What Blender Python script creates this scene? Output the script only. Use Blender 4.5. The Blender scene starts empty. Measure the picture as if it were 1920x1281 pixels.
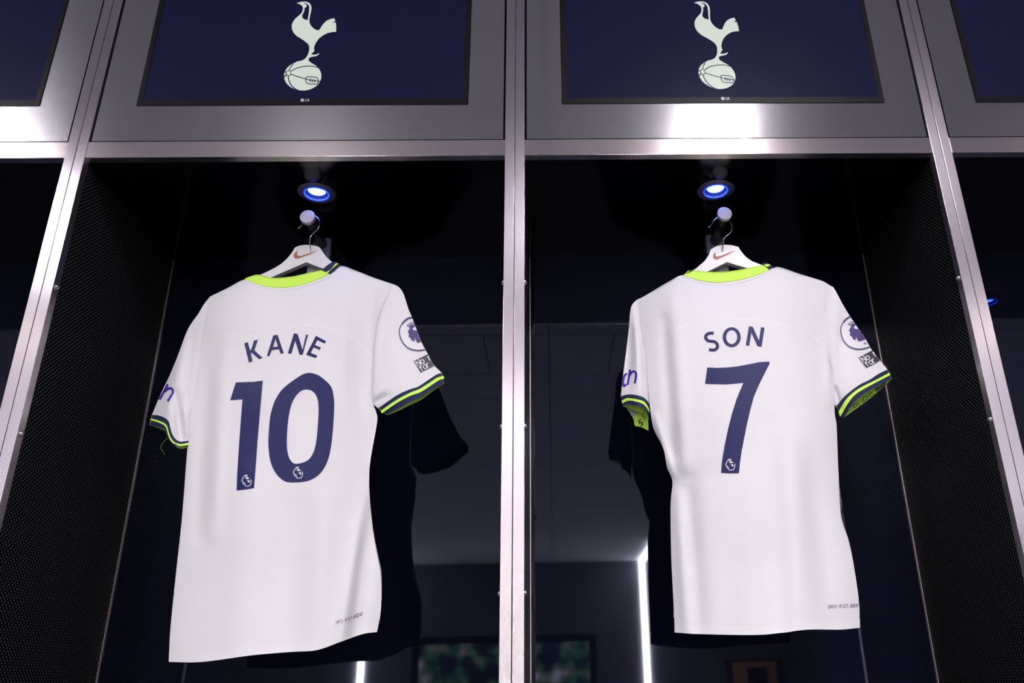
import bpy, bmesh, math, random
from mathutils import Vector, Matrix
from mathutils.bvhtree import BVHTree
from mathutils.geometry import tessellate_polygon

random.seed(4)
S = bpy.context.scene
COL = S.collection
ZB = 2.20                      # height of the locker opening's head above the floor
W = 0.96                       # width of one locker bay
DB = 0.4694                    # depth of the back panel
PI = math.pi

# ------------------------------------------------------------------ camera
CAMP = Vector((0.07344, -1.54632, -1.09628 + ZB))
YAW, PITCH, ROLL, FPX, CPX, CPY = 0.03006, 0.3961, -0.02367, 1563.287, 1074.96, 640.5
_f = Vector((math.sin(YAW) * math.cos(PITCH), math.cos(YAW) * math.cos(PITCH), math.sin(PITCH)))
_r0 = Vector((math.cos(YAW), -math.sin(YAW), 0))
_u0 = _r0.cross(_f)
_r = math.cos(ROLL) * _r0 + math.sin(ROLL) * _u0
_u = -math.sin(ROLL) * _r0 + math.cos(ROLL) * _u0
cam = bpy.data.cameras.new('camera')
cam.sensor_width = 36.0
cam.lens = FPX / 1920 * 36
cam.shift_x = -(CPX - 960) / 1920
cam.clip_start = 0.02
camo = bpy.data.objects.new('camera', cam)
COL.objects.link(camo)
M = Matrix((_r, _u, -_f)).transposed().to_4x4()
M.translation = CAMP
camo.matrix_world = M
S.camera = camo

# ------------------------------------------------------------------ world and view
wd = bpy.data.worlds.new('world')
S.world = wd
wd.use_nodes = True
wd.node_tree.nodes['Background'].inputs[0].default_value = (0.0, 0.0, 0.0, 1)
wd.node_tree.nodes['Background'].inputs[1].default_value = 0.0
S.view_settings.view_transform = 'Standard'
S.view_settings.look = 'None'
S.view_settings.exposure = 0.0
S.view_settings.gamma = 1.0
S.view_settings.use_curve_mapping = False

PANEL_LIGHT = 114.0     # ceiling light panels
SPOT_LIGHT = 150.0     # small ceiling downlights
COVE_LIGHT = 52.0       # cove strips added along the side walls to brighten the ceiling
LED_LIGHT = 24.0        # upright strips beside the video wall
BLUE_LIGHT = 32.0      # blue lamps inside the lockers


# ------------------------------------------------------------------ measuring helpers
def ray(x, y):
    return ((x - CPX) / FPX) * _r - ((y - CPY) / FPX) * _u + _f


def at(x, y, Y):
    d = ray(x, y)
    return CAMP + d * ((Y - CAMP.y) / d.y)


# ------------------------------------------------------------------ materials
def new_mat(name):
    m = bpy.data.materials.new(name)
    m.use_nodes = True
    nt = m.node_tree
    return m, nt, nt.nodes['Principled BSDF']


def setp(b, **k):
    for n, v in k.items():
        b.inputs[n.replace('_', ' ')].default_value = v


def plain(name, col, rough=0.5, metal=0.0, noise=0.0, scale=40, bump=0.0, emit=None, es=0.0, spec=0.5):
    m, nt, b = new_mat(name)
    c = (*col, 1)
    setp(b, Base_Color=c, Roughness=rough, Metallic=metal)
    b.inputs['Specular IOR Level'].default_value = spec
    if noise or bump:
        tc = nt.nodes.new('ShaderNodeTexCoord')
        nz = nt.nodes.new('ShaderNodeTexNoise')
        nz.inputs['Scale'].default_value = scale
        nz.inputs['Detail'].default_value = 4
        nt.links.new(tc.outputs['Object'], nz.inputs['Vector'])
        if noise:
            mx = nt.nodes.new('ShaderNodeMix')
            mx.data_type = 'RGBA'
            mx.inputs['A'].default_value = tuple(x * (1 - noise) for x in col) + (1,)
            mx.inputs['B'].default_value = tuple(min(1, x * (1 + noise)) for x in col) + (1,)
            nt.links.new(nz.outputs['Fac'], mx.inputs['Factor'])
            nt.links.new(mx.outputs['Result'], b.inputs['Base Color'])
        if bump:
            bp = nt.nodes.new('ShaderNodeBump')
            bp.inputs['Strength'].default_value = bump
            bp.inputs['Distance'].default_value = 0.002
            nt.links.new(nz.outputs['Fac'], bp.inputs['Height'])
            nt.links.new(bp.outputs['Normal'], b.inputs['Normal'])
    if emit:
        b.inputs['Emission Color'].default_value = (*emit, 1)
        b.inputs['Emission Strength'].default_value = es
    return m


def brushed(name, col, rough, aniso, vertical):
    m, nt, b = new_mat(name)
    setp(b, Base_Color=(*col, 1), Roughness=rough, Metallic=1.0)
    b.inputs['Anisotropic'].default_value = aniso
    b.inputs['Anisotropic Rotation'].default_value = 0.25
    tg = nt.nodes.new('ShaderNodeCombineXYZ')          # direction of the brushing
    tg.inputs[0 if not vertical else 2].default_value = 1.0
    nt.links.new(tg.outputs[0], b.inputs['Tangent'])
    tc = nt.nodes.new('ShaderNodeTexCoord')
    mp = nt.nodes.new('ShaderNodeMapping')
    mp.inputs['Scale'].default_value = (900, 900, 6) if vertical else (6, 900, 900)
    nz = nt.nodes.new('ShaderNodeTexNoise')
    nz.inputs['Scale'].default_value = 1.0
    nz.inputs['Detail'].default_value = 2
    nt.links.new(tc.outputs['Object'], mp.inputs['Vector'])
    nt.links.new(mp.outputs['Vector'], nz.inputs['Vector'])
    mx = nt.nodes.new('ShaderNodeMix')
    mx.data_type = 'RGBA'
    mx.inputs['A'].default_value = tuple(x * 0.95 for x in col) + (1,)
    mx.inputs['B'].default_value = tuple(min(1, x * 1.05) for x in col) + (1,)
    nt.links.new(nz.outputs['Fac'], mx.inputs['Factor'])
    nt.links.new(mx.outputs['Result'], b.inputs['Base Color'])
    mr = nt.nodes.new('ShaderNodeMapRange')
    mr.inputs['To Min'].default_value = rough * 0.96
    mr.inputs['To Max'].default_value = rough * 1.04
    nt.links.new(nz.outputs['Fac'], mr.inputs['Value'])
    nt.links.new(mr.outputs['Result'], b.inputs['Roughness'])
    return m


def fabric(name, col, cell=0.0095, strength=0.25, rough=0.75):
    """white knit with a fine diamond relief"""
    m, nt, b = new_mat(name)
    setp(b, Base_Color=(*col, 1), Roughness=rough)
    b.inputs['Specular IOR Level'].default_value = 0.25
    b.inputs['Sheen Weight'].default_value = 0.15
    tc = nt.nodes.new('ShaderNodeTexCoord')
    sp = nt.nodes.new('ShaderNodeSeparateXYZ')
    nt.links.new(tc.outputs['Object'], sp.inputs[0])

    def math_(op, a, c=None):
        n = nt.nodes.new('ShaderNodeMath')
        n.operation = op
        for i, v in enumerate((a, c)):
            if v is None:
                continue
            if isinstance(v, (int, float)):
                n.inputs[i].default_value = v
            else:
                nt.links.new(v, n.inputs[i])
        return n.outputs[0]
    k = PI / cell
    zx = math_('MULTIPLY', sp.outputs['Z'], 0.8)
    a = math_('ABSOLUTE', math_('SINE', math_('MULTIPLY', math_('ADD', sp.outputs['X'], zx), k)))
    c = math_('ABSOLUTE', math_('SINE', math_('MULTIPLY', math_('SUBTRACT', sp.outputs['X'], zx), k)))
    h = math_('POWER', math_('MINIMUM', a, c), 0.5)
    nz = nt.nodes.new('ShaderNodeTexNoise')
    nz.inputs['Scale'].default_value = 9.0
    nt.links.new(tc.outputs['Object'], nz.inputs['Vector'])
    mr = nt.nodes.new('ShaderNodeMapRange')
    mr.inputs['From Min'].default_value = 0.35
    mr.inputs['From Max'].default_value = 0.65
    mr.inputs['To Min'].default_value = 0.25
    mr.inputs['To Max'].default_value = 1.0
    nt.links.new(nz.outputs['Fac'], mr.inputs['Value'])
    h2 = math_('MULTIPLY', h, mr.outputs['Result'])
    bp = nt.nodes.new('ShaderNodeBump')
    bp.inputs['Strength'].default_value = strength
    bp.inputs['Distance'].default_value = 0.0012
    nt.links.new(h2, bp.inputs['Height'])
    nt.links.new(bp.outputs['Normal'], b.inputs['Normal'])
    return m


def perforated(name):
    m, nt, b = new_mat(name)
    tc = nt.nodes.new('ShaderNodeTexCoord')
    sp = nt.nodes.new('ShaderNodeSeparateXYZ')
    cb = nt.nodes.new('ShaderNodeCombineXYZ')
    nt.links.new(tc.outputs['Object'], sp.inputs[0])
    nt.links.new(sp.outputs['Y'], cb.inputs['X'])
    nt.links.new(sp.outputs['Z'], cb.inputs['Y'])
    mp = nt.nodes.new('ShaderNodeMapping')
    mp.inputs['Rotation'].default_value = (0, 0, PI / 4)
    nt.links.new(cb.outputs[0], mp.inputs['Vector'])
    vo = nt.nodes.new('ShaderNodeTexVoronoi')
    vo.voronoi_dimensions = '2D'
    vo.inputs['Scale'].default_value = 1 / 0.0074
    vo.inputs['Randomness'].default_value = 0.0
    nt.links.new(mp.outputs[0], vo.inputs['Vector'])
    mr = nt.nodes.new('ShaderNodeMapRange')
    mr.interpolation_type = 'SMOOTHSTEP'
    mr.inputs['From Min'].default_value = 0.17
    mr.inputs['From Max'].default_value = 0.40
    mr.inputs['To Min'].default_value = 1.0
    mr.inputs['To Max'].default_value = 0.0
    nt.links.new(vo.outputs['Distance'], mr.inputs['Value'])
    mx = nt.nodes.new('ShaderNodeMix')
    mx.data_type = 'RGBA'
    mx.inputs['A'].default_value = (0.0015, 0.0015, 0.002, 1)
    mx.inputs['B'].default_value = (0.055, 0.052, 0.062, 1)  # lighter dots: reflections caught on the bumps, put into the colour
    nt.links.new(mr.outputs['Result'], mx.inputs['Factor'])
    nt.links.new(mx.outputs['Result'], b.inputs['Base Color'])
    ms = nt.nodes.new('ShaderNodeMath')
    ms.operation = 'MULTIPLY'
    ms.inputs[1].default_value = 0.4
    nt.links.new(mr.outputs['Result'], ms.inputs[0])
    nt.links.new(ms.outputs[0], b.inputs['Specular IOR Level'])
    setp(b, Roughness=0.33, Metallic=0.0)
    bp = nt.nodes.new('ShaderNodeBump')
    bp.inputs['Strength'].default_value = 0.8
    bp.inputs['Distance'].default_value = 0.0015
    nt.links.new(mr.outputs['Result'], bp.inputs['Height'])
    nt.links.new(bp.outputs['Normal'], b.inputs['Normal'])
    return m


def video(name):
    m, nt, b = new_mat(name)
    tc = nt.nodes.new('ShaderNodeTexCoord')
    nz = nt.nodes.new('ShaderNodeTexNoise')
    nz.inputs['Scale'].default_value = 2.6
    nz.inputs['Detail'].default_value = 3
    nt.links.new(tc.outputs['Object'], nz.inputs['Vector'])
    cr = nt.nodes.new('ShaderNodeValToRGB')
    e = cr.color_ramp.elements
    e[0].position = 0.36
    e[0].color = (0.005, 0.006, 0.01, 1)
    e[1].position = 0.72
    e[1].color = (0.42, 0.55, 0.6, 1)
    for p, c in ((0.46, (0.01, 0.02, 0.035, 1)), (0.53, (0.03, 0.14, 0.06, 1)), (0.6, (0.2, 0.16, 0.13, 1))):
        q = e.new(p)
        q.color = c
    nt.links.new(nz.outputs['Fac'], cr.inputs['Fac'])
    nt.links.new(cr.outputs['Color'], b.inputs['Emission Color'])
    b.inputs['Emission Strength'].default_value = 2.6
    setp(b, Base_Color=(0.005, 0.005, 0.006, 1), Roughness=0.3)
    return m


MT = dict(
    steel_v=brushed('steel brushed upright', (0.62, 0.56, 0.61), 0.25, 0.75, True),
    steel_h=brushed('steel brushed level', (0.72, 0.64, 0.65), 0.22, 0.82, False),
    fascia=brushed('steel brushed fascia', (0.46, 0.45, 0.475), 0.22, 0.85, False),
    screw=plain('screw steel', (0.5, 0.48, 0.5), 0.25, 1.0, noise=0.1),
    strip=plain('edge strip', (0.75, 0.62, 0.56), 0.4, 0.8, noise=0.15, scale=120),
    back=plain('dark lacquered glass', (0.0026, 0.0032, 0.0115), 0.025, 0.0, noise=0.1, scale=3, spec=0.9),
    top=plain('black gloss top', (0.002, 0.002, 0.003), 0.12, 0.0, noise=0.1, scale=5, spec=0.35),
    mesh=perforated('perforated black sheet'),
    dark=plain('black board', (0.012, 0.012, 0.014), 0.6, noise=0.2),
    seat=plain('seat leather', (0.02, 0.022, 0.04), 0.45, noise=0.2, bump=0.2, scale=200),
    bezel=plain('screen bezel', (0.007, 0.006, 0.008), 0.4, noise=0.1, scale=80, spec=0.2),
    display=plain('lit navy display', (0.004, 0.004, 0.01), 0.35, emit=(0.006, 0.006, 0.028), es=1.0, noise=0.1, scale=2, spec=0.07),
    emblem=plain('lit white emblem', (0.02, 0.02, 0.02), 0.4, emit=(0.60, 0.66, 0.60), es=1.0, noise=0.05),
    emblem_line=plain('navy emblem line', (0.004, 0.004, 0.01), 0.4, emit=(0.009, 0.009, 0.03), es=1.0, noise=0.05),
    logo=plain('pale printed logo', (0.55, 0.5, 0.58), 0.4, noise=0.05),
    trim=plain('lamp trim', (0.12, 0.10, 0.16), 0.4, 0.3, noise=0.1),
    cup=plain('lamp cup', (0.10, 0.10, 0.2), 0.5, 0.5, noise=0.1),
    lamp=plain('blue lamp', (0.1, 0.1, 0.2), 0.4, emit=(0.07, 0.16, 1.0), es=BLUE_LIGHT, noise=0.05),
    lamp_lit_lip=plain('blue lit lamp lip', (0.1, 0.1, 0.3), 0.3, emit=(0.02, 0.06, 1.0), es=2.2, noise=0.05),
    knob=plain('turned steel knob', (0.72, 0.66, 0.68), 0.5, 1.0, noise=0.08, scale=300),
    arm=plain('black hook arm', (0.004, 0.004, 0.006), 0.3, noise=0.1),
    block=plain('hook mount', (0.11, 0.11, 0.13), 0.4, 0.3, noise=0.1),
    wire=plain('chrome wire', (0.8, 0.8, 0.82), 0.12, 1.0, noise=0.05),
    hanger=plain('white painted hanger', (0.72, 0.69, 0.70), 0.35, noise=0.02, scale=60),
    copper=plain('copper print', (0.36, 0.13, 0.06), 0.5, 0.0, noise=0.08, scale=200),
    white=fabric('white knit', (0.80, 0.775, 0.80)),
    white_plain=plain('white smooth knit', (0.82, 0.79, 0.81), 0.75, noise=0.02, scale=300, bump=0.05, spec=0.25),
    seam=plain('raised seam', (0.86, 0.81, 0.82), 0.7, noise=0.02, scale=300, spec=0.2),
    navy=plain('navy rib', (0.014, 0.020, 0.075), 0.7, noise=0.15, scale=600, bump=0.1, spec=0.3),
    navy_print=plain('navy print', (0.016, 0.017, 0.100), 0.45, noise=0.06, scale=20, spec=0.22),
    lime=plain('lime rib', (0.64, 0.98, 0.115), 0.65, noise=0.05, scale=500, bump=0.05, spec=0.3),
    violet=plain('violet print', (0.055, 0.020, 0.33), 0.45, noise=0.05),
    purple=plain('purple badge', (0.075, 0.05, 0.18), 0.5, noise=0.05),
    badge=plain('white badge', (0.82, 0.80, 0.83), 0.6, noise=0.02),
    patch=plain('charcoal patch', (0.045, 0.045, 0.055), 0.5, noise=0.05),
    grey_print=plain('grey print', (0.13, 0.12, 0.2), 0.5, noise=0.05),
    thread=plain('loose thread', (0.22, 0.26, 0.10), 0.7, noise=0.1),
    ceiling=plain('ceiling panel', (0.72, 0.71, 0.74), 0.8, noise=0.03, scale=3),
    wall=plain('grey wall', (0.085, 0.085, 0.10), 0.7, noise=0.06, scale=4, bump=0.05),
    floor=plain('carpet', (0.18, 0.18, 0.21), 0.95, noise=0.25, scale=300, bump=0.4),
    door=plain('warm wooden door', (0.42, 0.22, 0.12), 0.45, noise=0.25, scale=8),
    door_frame=plain('dark door frame', (0.02, 0.02, 0.022), 0.5, noise=0.1),
    light=plain('light diffuser', (0.9, 0.9, 0.9), 0.5, emit=(1.0, 0.955, 1.0), es=PANEL_LIGHT, noise=0.02),
    spot=plain('downlight lamp', (0.9, 0.9, 0.9), 0.5, emit=(1.0, 0.93, 0.78), es=SPOT_LIGHT, noise=0.02),
    led=plain('led strip', (0.9, 0.9, 0.9), 0.5, emit=(1.0, 0.97, 0.92), es=LED_LIGHT * 4, noise=0.02),
    cove=plain('added cove led', (0.9, 0.9, 0.9), 0.5, emit=(0.93, 0.93, 1.0), es=COVE_LIGHT, noise=0.02),
    fixture=plain('white light frame', (0.7, 0.7, 0.7), 0.5, noise=0.03),
    video=video('video wall picture'),
)


MT['back'].node_tree.nodes['Principled BSDF'].inputs['Specular Tint'].default_value = (0.74, 0.78, 1.0, 1)


# ------------------------------------------------------------------ object helpers
ORG = {}


def thing(name, label, cat, loc, group=None):
    o = bpy.data.objects.new(name, None)
    o.empty_display_size = 0.05
    COL.objects.link(o)
    o.location = loc
    o['label'] = label
    o['category'] = cat
    if group:
        o['group'] = group
    ORG[o.name] = Vector(loc)
    return o


def mesh_obj(name, me, mat, parent=None, smooth=False):
    o = bpy.data.objects.new(name, me)
    COL.objects.link(o)
    me.materials.clear()
    me.materials.append(MT[mat])
    if parent:
        o.parent = parent
        ORG[o.name] = ORG[parent.name]
    else:
        ORG[o.name] = Vector((0, 0, 0))
    if smooth:
        for p in me.polygons:
            p.use_smooth = True
    return o


def part(name, verts, faces, mat, parent=None, smooth=False):
    """vertices in world space"""
    og = ORG[parent.name] if parent else Vector((0, 0, 0))
    me = bpy.data.meshes.new(name)
    me.from_pydata([tuple(Vector(v) - og) for v in verts], [], faces)
    me.update()
    return mesh_obj(name, me, mat, parent, smooth)


def bm_part(name, bm, mat, parent=None, smooth=False):
    og = ORG[parent.name] if parent else Vector((0, 0, 0))
    bmesh.ops.translate(bm, verts=bm.verts, vec=-og)
    me = bpy.data.meshes.new(name)
    bm.to_mesh(me)
    bm.free()
    return mesh_obj(name, me, mat, parent, smooth)


def add_box(bm, x0, x1, y0, y1, z0, z1, bevel=0.0):
    r = bmesh.ops.create_cube(bm, size=1.0)
    vs = r['verts']
    for v in vs:
        v.co = Vector(((x0 + x1) / 2 + v.co.x * (x1 - x0), (y0 + y1) / 2 + v.co.y * (y1 - y0), (z0 + z1) / 2 + v.co.z * (z1 - z0)))
    if bevel:
        es = list({e for v in vs for e in v.link_edges})
        bmesh.ops.bevel(bm, geom=es, offset=bevel, segments=2, affect='EDGES', profile=0.5)


def uv_box(bm):
    uv = bm.loops.layers.uv.verify()
    for f in bm.faces:
        n = f.normal
        for l in f.loops:
            c = l.vert.co
            if abs(n.z) > 0.7:
                l[uv].uv = (c.x, c.y)
            elif abs(n.x) > 0.7:
                l[uv].uv = (c.y, c.z)
            else:
                l[uv].uv = (c.x, c.z)


def box(name, x0, x1, y0, y1, z0, z1, mat, parent=None, bevel=0.0):
    bm = bmesh.new()
    add_box(bm, x0, x1, y0, y1, z0, z1, bevel)
    bm.normal_update()
    uv_box(bm)
    return bm_part(name, bm, mat, parent)


def frame_box(name, x0, x1, z0, z1, hx0, hx1, hz0, hz1, y0, y1, mat, parent):
    """flat board with a rectangular opening"""
    xs = (x0, hx0, hx1, x1)
    zs = (z0, hz0, hz1, z1)
    bm = bmesh.new()
    for yy in (y0, y1):
        g = [[bm.verts.new((x, yy, z)) for x in xs] for z in zs]
        for j in range(3):
            for i in range(3):
                if i == 1 and j == 1:
                    continue
                q = (g[j][i], g[j][i + 1], g[j + 1][i + 1], g[j + 1][i])
                bm.faces.new(q if yy == y0 else q[::-1])
        if yy == y0:
            g0 = g
    def wall(a, b, c, d):
        bm.faces.new((a, b, c, d))
    for i in range(3):
        wall(g0[0][i + 1], g0[0][i], g[0][i], g[0][i + 1])
        wall(g0[3][i], g0[3][i + 1], g[3][i + 1], g[3][i])
        wall(g0[i][0], g0[i + 1][0], g[i + 1][0], g[i][0])
        wall(g0[i + 1][3], g0[i][3], g[i][3], g[i + 1][3])
    wall(g0[1][1], g0[1][2], g[1][2], g[1][1])
    wall(g0[2][2], g0[2][1], g[2][1], g[2][2])
    wall(g0[2][1], g0[1][1], g[1][1], g[2][1])
    wall(g0[1][2], g0[2][2], g[2][2], g[1][2])
    bmesh.ops.recalc_face_normals(bm, faces=bm.faces)
    bm.normal_update()
    uv_box(bm)
    return bm_part(name, bm, mat, parent)


def tube(name, pts, r, mat, parent=None, seg=10, cap=True, radii=None):
    pts = [Vector(p) for p in pts]
    vs, fs = [], []
    n = len(pts)
    prev = None
    for i, p in enumerate(pts):
        t = (pts[min(i + 1, n - 1)] - pts[max(i - 1, 0)]).normalized()
        if prev is None:
            a = t.orthogonal().normalized()
        else:
            a = (prev - t * prev.dot(t)).normalized()
        prev = a
        b = t.cross(a)
        rr = radii[i] if radii else r
        for k in range(seg):
            an = 2 * PI * k / seg
            vs.append(p + (a * math.cos(an) + b * math.sin(an)) * rr)
    for i in range(n - 1):
        for k in range(seg):
            fs.append((i * seg + k, i * seg + (k + 1) % seg, (i + 1) * seg + (k + 1) % seg, (i + 1) * seg + k))
    if cap:
        fs.append(tuple(range(seg))[::-1])
        fs.append(tuple((n - 1) * seg + k for k in range(seg)))
    return part(name, vs, fs, mat, parent, True)


def lathe(name, prof, centre, axis, mat, parent=None, seg=40, smooth=True):
    """prof: list of (radius, distance along axis)"""
    axis = Vector(axis).normalized()
    a = axis.orthogonal().normalized()
    b = axis.cross(a)
    c = Vector(centre)
    vs, fs = [], []
    for r, h in prof:
        for k in range(seg):
            an = 2 * PI * k / seg
            vs.append(c + axis * h + (a * math.cos(an) + b * math.sin(an)) * r)
    for i in range(len(prof) - 1):
        for k in range(seg):
            fs.append((i * seg + k, i * seg + (k + 1) % seg, (i + 1) * seg + (k + 1) % seg, (i + 1) * seg + k))
    if prof[0][0] < 1e-3:
        pass
    if prof[-1][0] < 1e-3:
        pass
    return part(name, vs, fs, mat, parent, smooth)


def copy_tree(o, parent=None):
    c = o.copy()
    COL.objects.link(c)
    c.parent = parent
    for ch in list(o.children):
        copy_tree(ch, c)
    return c


def smooth_curve(pts, n):
    """Catmull-Rom through 2D points, resampled to n points by length"""
    P = [Vector((p[0], p[1])) for p in pts]
    if len(P) == 2:
        return [P[0].lerp(P[1], i / (n - 1)) for i in range(n)]
    dense = []
    for i in range(len(P) - 1):
        p0 = P[i - 1] if i > 0 else P[i] * 2 - P[i + 1]
        p1, p2 = P[i], P[i + 1]
        p3 = P[i + 2] if i + 2 < len(P) else P[i + 1] * 2 - P[i]
        for k in range(12):
            t = k / 12
            dense.append(0.5 * ((2 * p1) + (p2 - p0) * t + (2 * p0 - 5 * p1 + 4 * p2 - p3) * t * t + (3 * p1 - p0 - 3 * p2 + p3) * t ** 3))
    dense.append(P[-1])
    L = [0]
    for a, b in zip(dense, dense[1:]):
        L.append(L[-1] + (b - a).length)
    out, j = [], 0
    for i in range(n):
        d = L[-1] * i / (n - 1)
        while j < len(L) - 2 and L[j + 1] < d:
            j += 1
        w = (d - L[j]) / max(1e-9, L[j + 1] - L[j])
        out.append(dense[j].lerp(dense[j + 1], min(1, max(0, w))))
    return out


def stroke_poly(pts, w, closed=False):
    """a pen stroke as one outline polygon; w is the full width"""
    P = [Vector(p[:2]) for p in pts]
    n = len(P)
    L, R = [], []
    for i in range(n):
        if closed:
            t = P[(i + 1) % n] - P[i - 1]
        else:
            t = P[min(i + 1, n - 1)] - P[max(i - 1, 0)]
        t.normalize()
        nn = Vector((-t.y, t.x))
        k = 1.0
        if 0 < i < n - 1 or closed:
            a = (P[i] - P[i - 1]).normalized()
            c = abs(nn.dot(Vector((-a.y, a.x))))
            k = 1 / max(0.6, c)
        L.append(P[i] + nn * w / 2 * k)
        R.append(P[i] - nn * w / 2 * k)
    if closed:
        return [L, R]
    return [L + R[::-1]]


def fill2d(loops_list, grid=None):
    """loops_list: list of [outer, hole, ...]; gives a 2D bmesh, cut by a grid if asked"""
    bm = bmesh.new()
    for loops in loops_list:
        lv = [[Vector((p[0], p[1], 0)) for p in lp] for lp in loops]
        flat = [v for lp in lv for v in lp]
        tris = tessellate_polygon(lv)
        bv = [bm.verts.new(v) for v in flat]
        for t in tris:
            try:
                bm.faces.new([bv[i] for i in t])
            except ValueError:
                pass
    if grid:
        xs = [v.co.x for v in bm.verts]
        ys = [v.co.y for v in bm.verts]
        for ax, lo, hi in ((0, min(xs), max(xs)), (1, min(ys), max(ys))):
            c = math.ceil(lo / grid) * grid
            while c < hi:
                no = Vector((1, 0, 0)) if ax == 0 else Vector((0, 1, 0))
                bmesh.ops.bisect_plane(bm, geom=list(bm.verts) + list(bm.edges) + list(bm.faces), plane_co=no * c, plane_no=no, dist=1e-5)
                c += grid
    return bm


def crop(pts, ox, oy, s):
    return [(ox + p[0] / s, oy + p[1] / s) for p in pts]


def flat_decal(name, loops_list, Y, mat, parent):
    bm = fill2d(loops_list)
    for v in bm.verts:
        v.co = at(v.co.x, v.co.y, Y)
    bmesh.ops.recalc_face_normals(bm, faces=bm.faces)
    for f in bm.faces:
        if f.normal.y > 0:
            f.normal_flip()
    return bm_part(name, bm, mat, parent)


def cloth_decal(name, loops_list, bvh, mat, parent, grid=5.0, off=0.0008):
    bm = fill2d(loops_list, grid)

    def cast(p):
        return bvh.ray_cast(CAMP, ray(p.x, p.y).normalized())
    hits = {}
    for v in bm.verts:
        h = cast(v.co)
        if h[0] is not None:
            hits[v] = (h[0], h[1])
    gone = [f for f in bm.faces if not any(v in hits for v in f.verts)]
    for v in bm.verts:
        if v in hits:
            continue
        inn = [e.other_vert(v) for e in v.link_edges if e.other_vert(v) in hits]
        if inn:                                   # slide back onto the edge of the cloth
            a, b = inn[0].co.copy(), v.co.copy()
            best = cast(a)
            for _ in range(8):
                m = (a + b) / 2
                h = cast(m)
                if h[0] is not None:
                    a, best = m, h
                else:
                    b = m
            hits[v] = (best[0], best[1])
    new = {}
    for v, (h, no) in hits.items():
        if h is not None:
            new[v] = h + (no if no.y < 0 else -no) * off
    for v, c in new.items():
        v.co = c
    bmesh.ops.delete(bm, geom=gone, context='FACES')
    bmesh.ops.delete(bm, geom=[v for v in bm.verts if v not in new], context='VERTS')
    for f in bm.faces:
        f.normal_update()
        if f.normal.y > 0:
            f.normal_flip()
    return bm_part(name, bm, mat, parent, True)


# stroke letters on a 1 x 1 cell (y up)
GLY = {
    'D': [[(0, 0), (0, 1), (.6, 1), (.95, .75), (.95, .25), (.6, 0), (0, 0)]],
    'R': [[(0, 0), (0, 1), (.9, 1), (.9, .5), (0, .5)], [(.4, .5), (.95, 0)]],
    'I': [[(.1, 0), (.9, 0)], [(.5, 0), (.5, 1)], [(.1, 1), (.9, 1)]],
    '-': [[(.1, .5), (.9, .5)]],
    'F': [[(0.1, 0), (0.1, 1), (.95, 1)], [(0.1, .5), (.75, .5)]],
    'T': [[(.05, 1), (.95, 1)], [(.5, 1), (.5, 0)]],
    'A': [[(0, 0), (.6, 1), (.6, 0)]],
    'V': [[(.35, 1), (.35, 0), (1, 1)]],
    'B': [[(0.1, 0), (0.1, 1), (.9, 1), (.9, 0), (0.1, 0)]],
    'L': [[(.1, 1), (.1, 0), (.9, 0)]],
    'G': [[(.95, .95), (.1, .95), (.1, .05), (.95, .05), (.95, .5), (.5, .5)]],
    'S': [[(.95, 1), (.05, 1), (.05, .52), (.95, .52), (.95, 0), (.05, 0)]],
    'P': [[(0.05, 0), (0.05, 1), (.95, 1), (.95, .45), (0.05, .45)]],
    'U': [[(0.05, 1), (0.05, 0), (.95, 0), (.95, 1)]],
    'N': [[(0.05, 0), (0.05, .95), (.9, 0.05), (.9, 1)]],
    'o': [[(.45 + .42 * math.cos(a * PI / 6), .36 + .36 * math.sin(a * PI / 6)) for a in range(13)]],
    'r': [[(.1, 0), (.1, .75)], [(.1, .5), (.3, .7), (.6, .72)]],
    'f': [[(.3, 0), (.3, .8), (.45, 1), (.7, .98)], [(0.02, .66), (.65, .66)]],
}


def text_polys(txt, o, u, v, w, adv=1.0, size=0.78, start=0.0):
    """o: baseline start px, u: vector per cell, v: up vector"""
    out = []
    x = start
    o, u, v = Vector(o), Vector(u), Vector(v)
    for ch in txt:
        if ch != ' ':
            for st in GLY[ch]:
                pts = [o + u * (x + p[0] * size) + v * p[1] for p in st]
                for a, b in zip(pts, pts[1:]):
                    t = (b - a).normalized() * w * 0.4
                    out.append(stroke_poly([a - t, b + t], w))
        x += adv
    return out


# ------------------------------------------------------------------ the room (seen only in the dark glass)
CE = ZB + 0.85
YF = -11.58


def struct(o):
    o['kind'] = 'structure'
    return o


XL, XR = -6.0, 6.0
struct(box('floor', XL, XR, YF, DB + 0.06, -0.05, 0.0, 'floor'))
ceil = struct(box('ceiling', XL, XR, YF, DB + 0.06, CE + 0.012, CE + 0.06, 'dark'))
rows = [(-0.02, -1.42), (-1.43, -2.045), (-2.055, -2.705), (-2.715, -3.195), (-3.205, -5.145), (-5.155, -7.025), (-7.035, -9.135), (-9.145, YF + 0.005)]
tile_me = {}
for ri, (ya, yb) in enumerate(rows):
    step = 0.39 if ri == 2 else 1.99
    n = int((XR - XL) / step)
    x = 0.07 - math.floor((0.07 - XL) / step) * step
    if x > XL + 0.3:
        x -= step
    while x < XR - 0.05:
        a, b = max(x, XL + 0.002), min(x + step - 0.008, XR - 0.002)
        if b - a > 0.05:
            box('ceiling_panel', a, b, yb, ya, CE, CE + 0.012, 'ceiling', ceil)
        x += step
struct(box('wall_left', XL - 0.05, XL, YF, DB + 0.06, 0, CE + 0.06, 'wall'))
struct(box('wall_right', XR, XR + 0.05, YF, DB + 0.06, 0, CE + 0.06, 'wall'))
struct(box('wall_rear', XL, XR, YF - 0.05, YF, 0, CE + 0.06, 'wall'))
struct(box('wall_front', XL, XR, DB + 0.06, DB + 0.11, 0, CE + 0.06, 'dark'))

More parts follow.
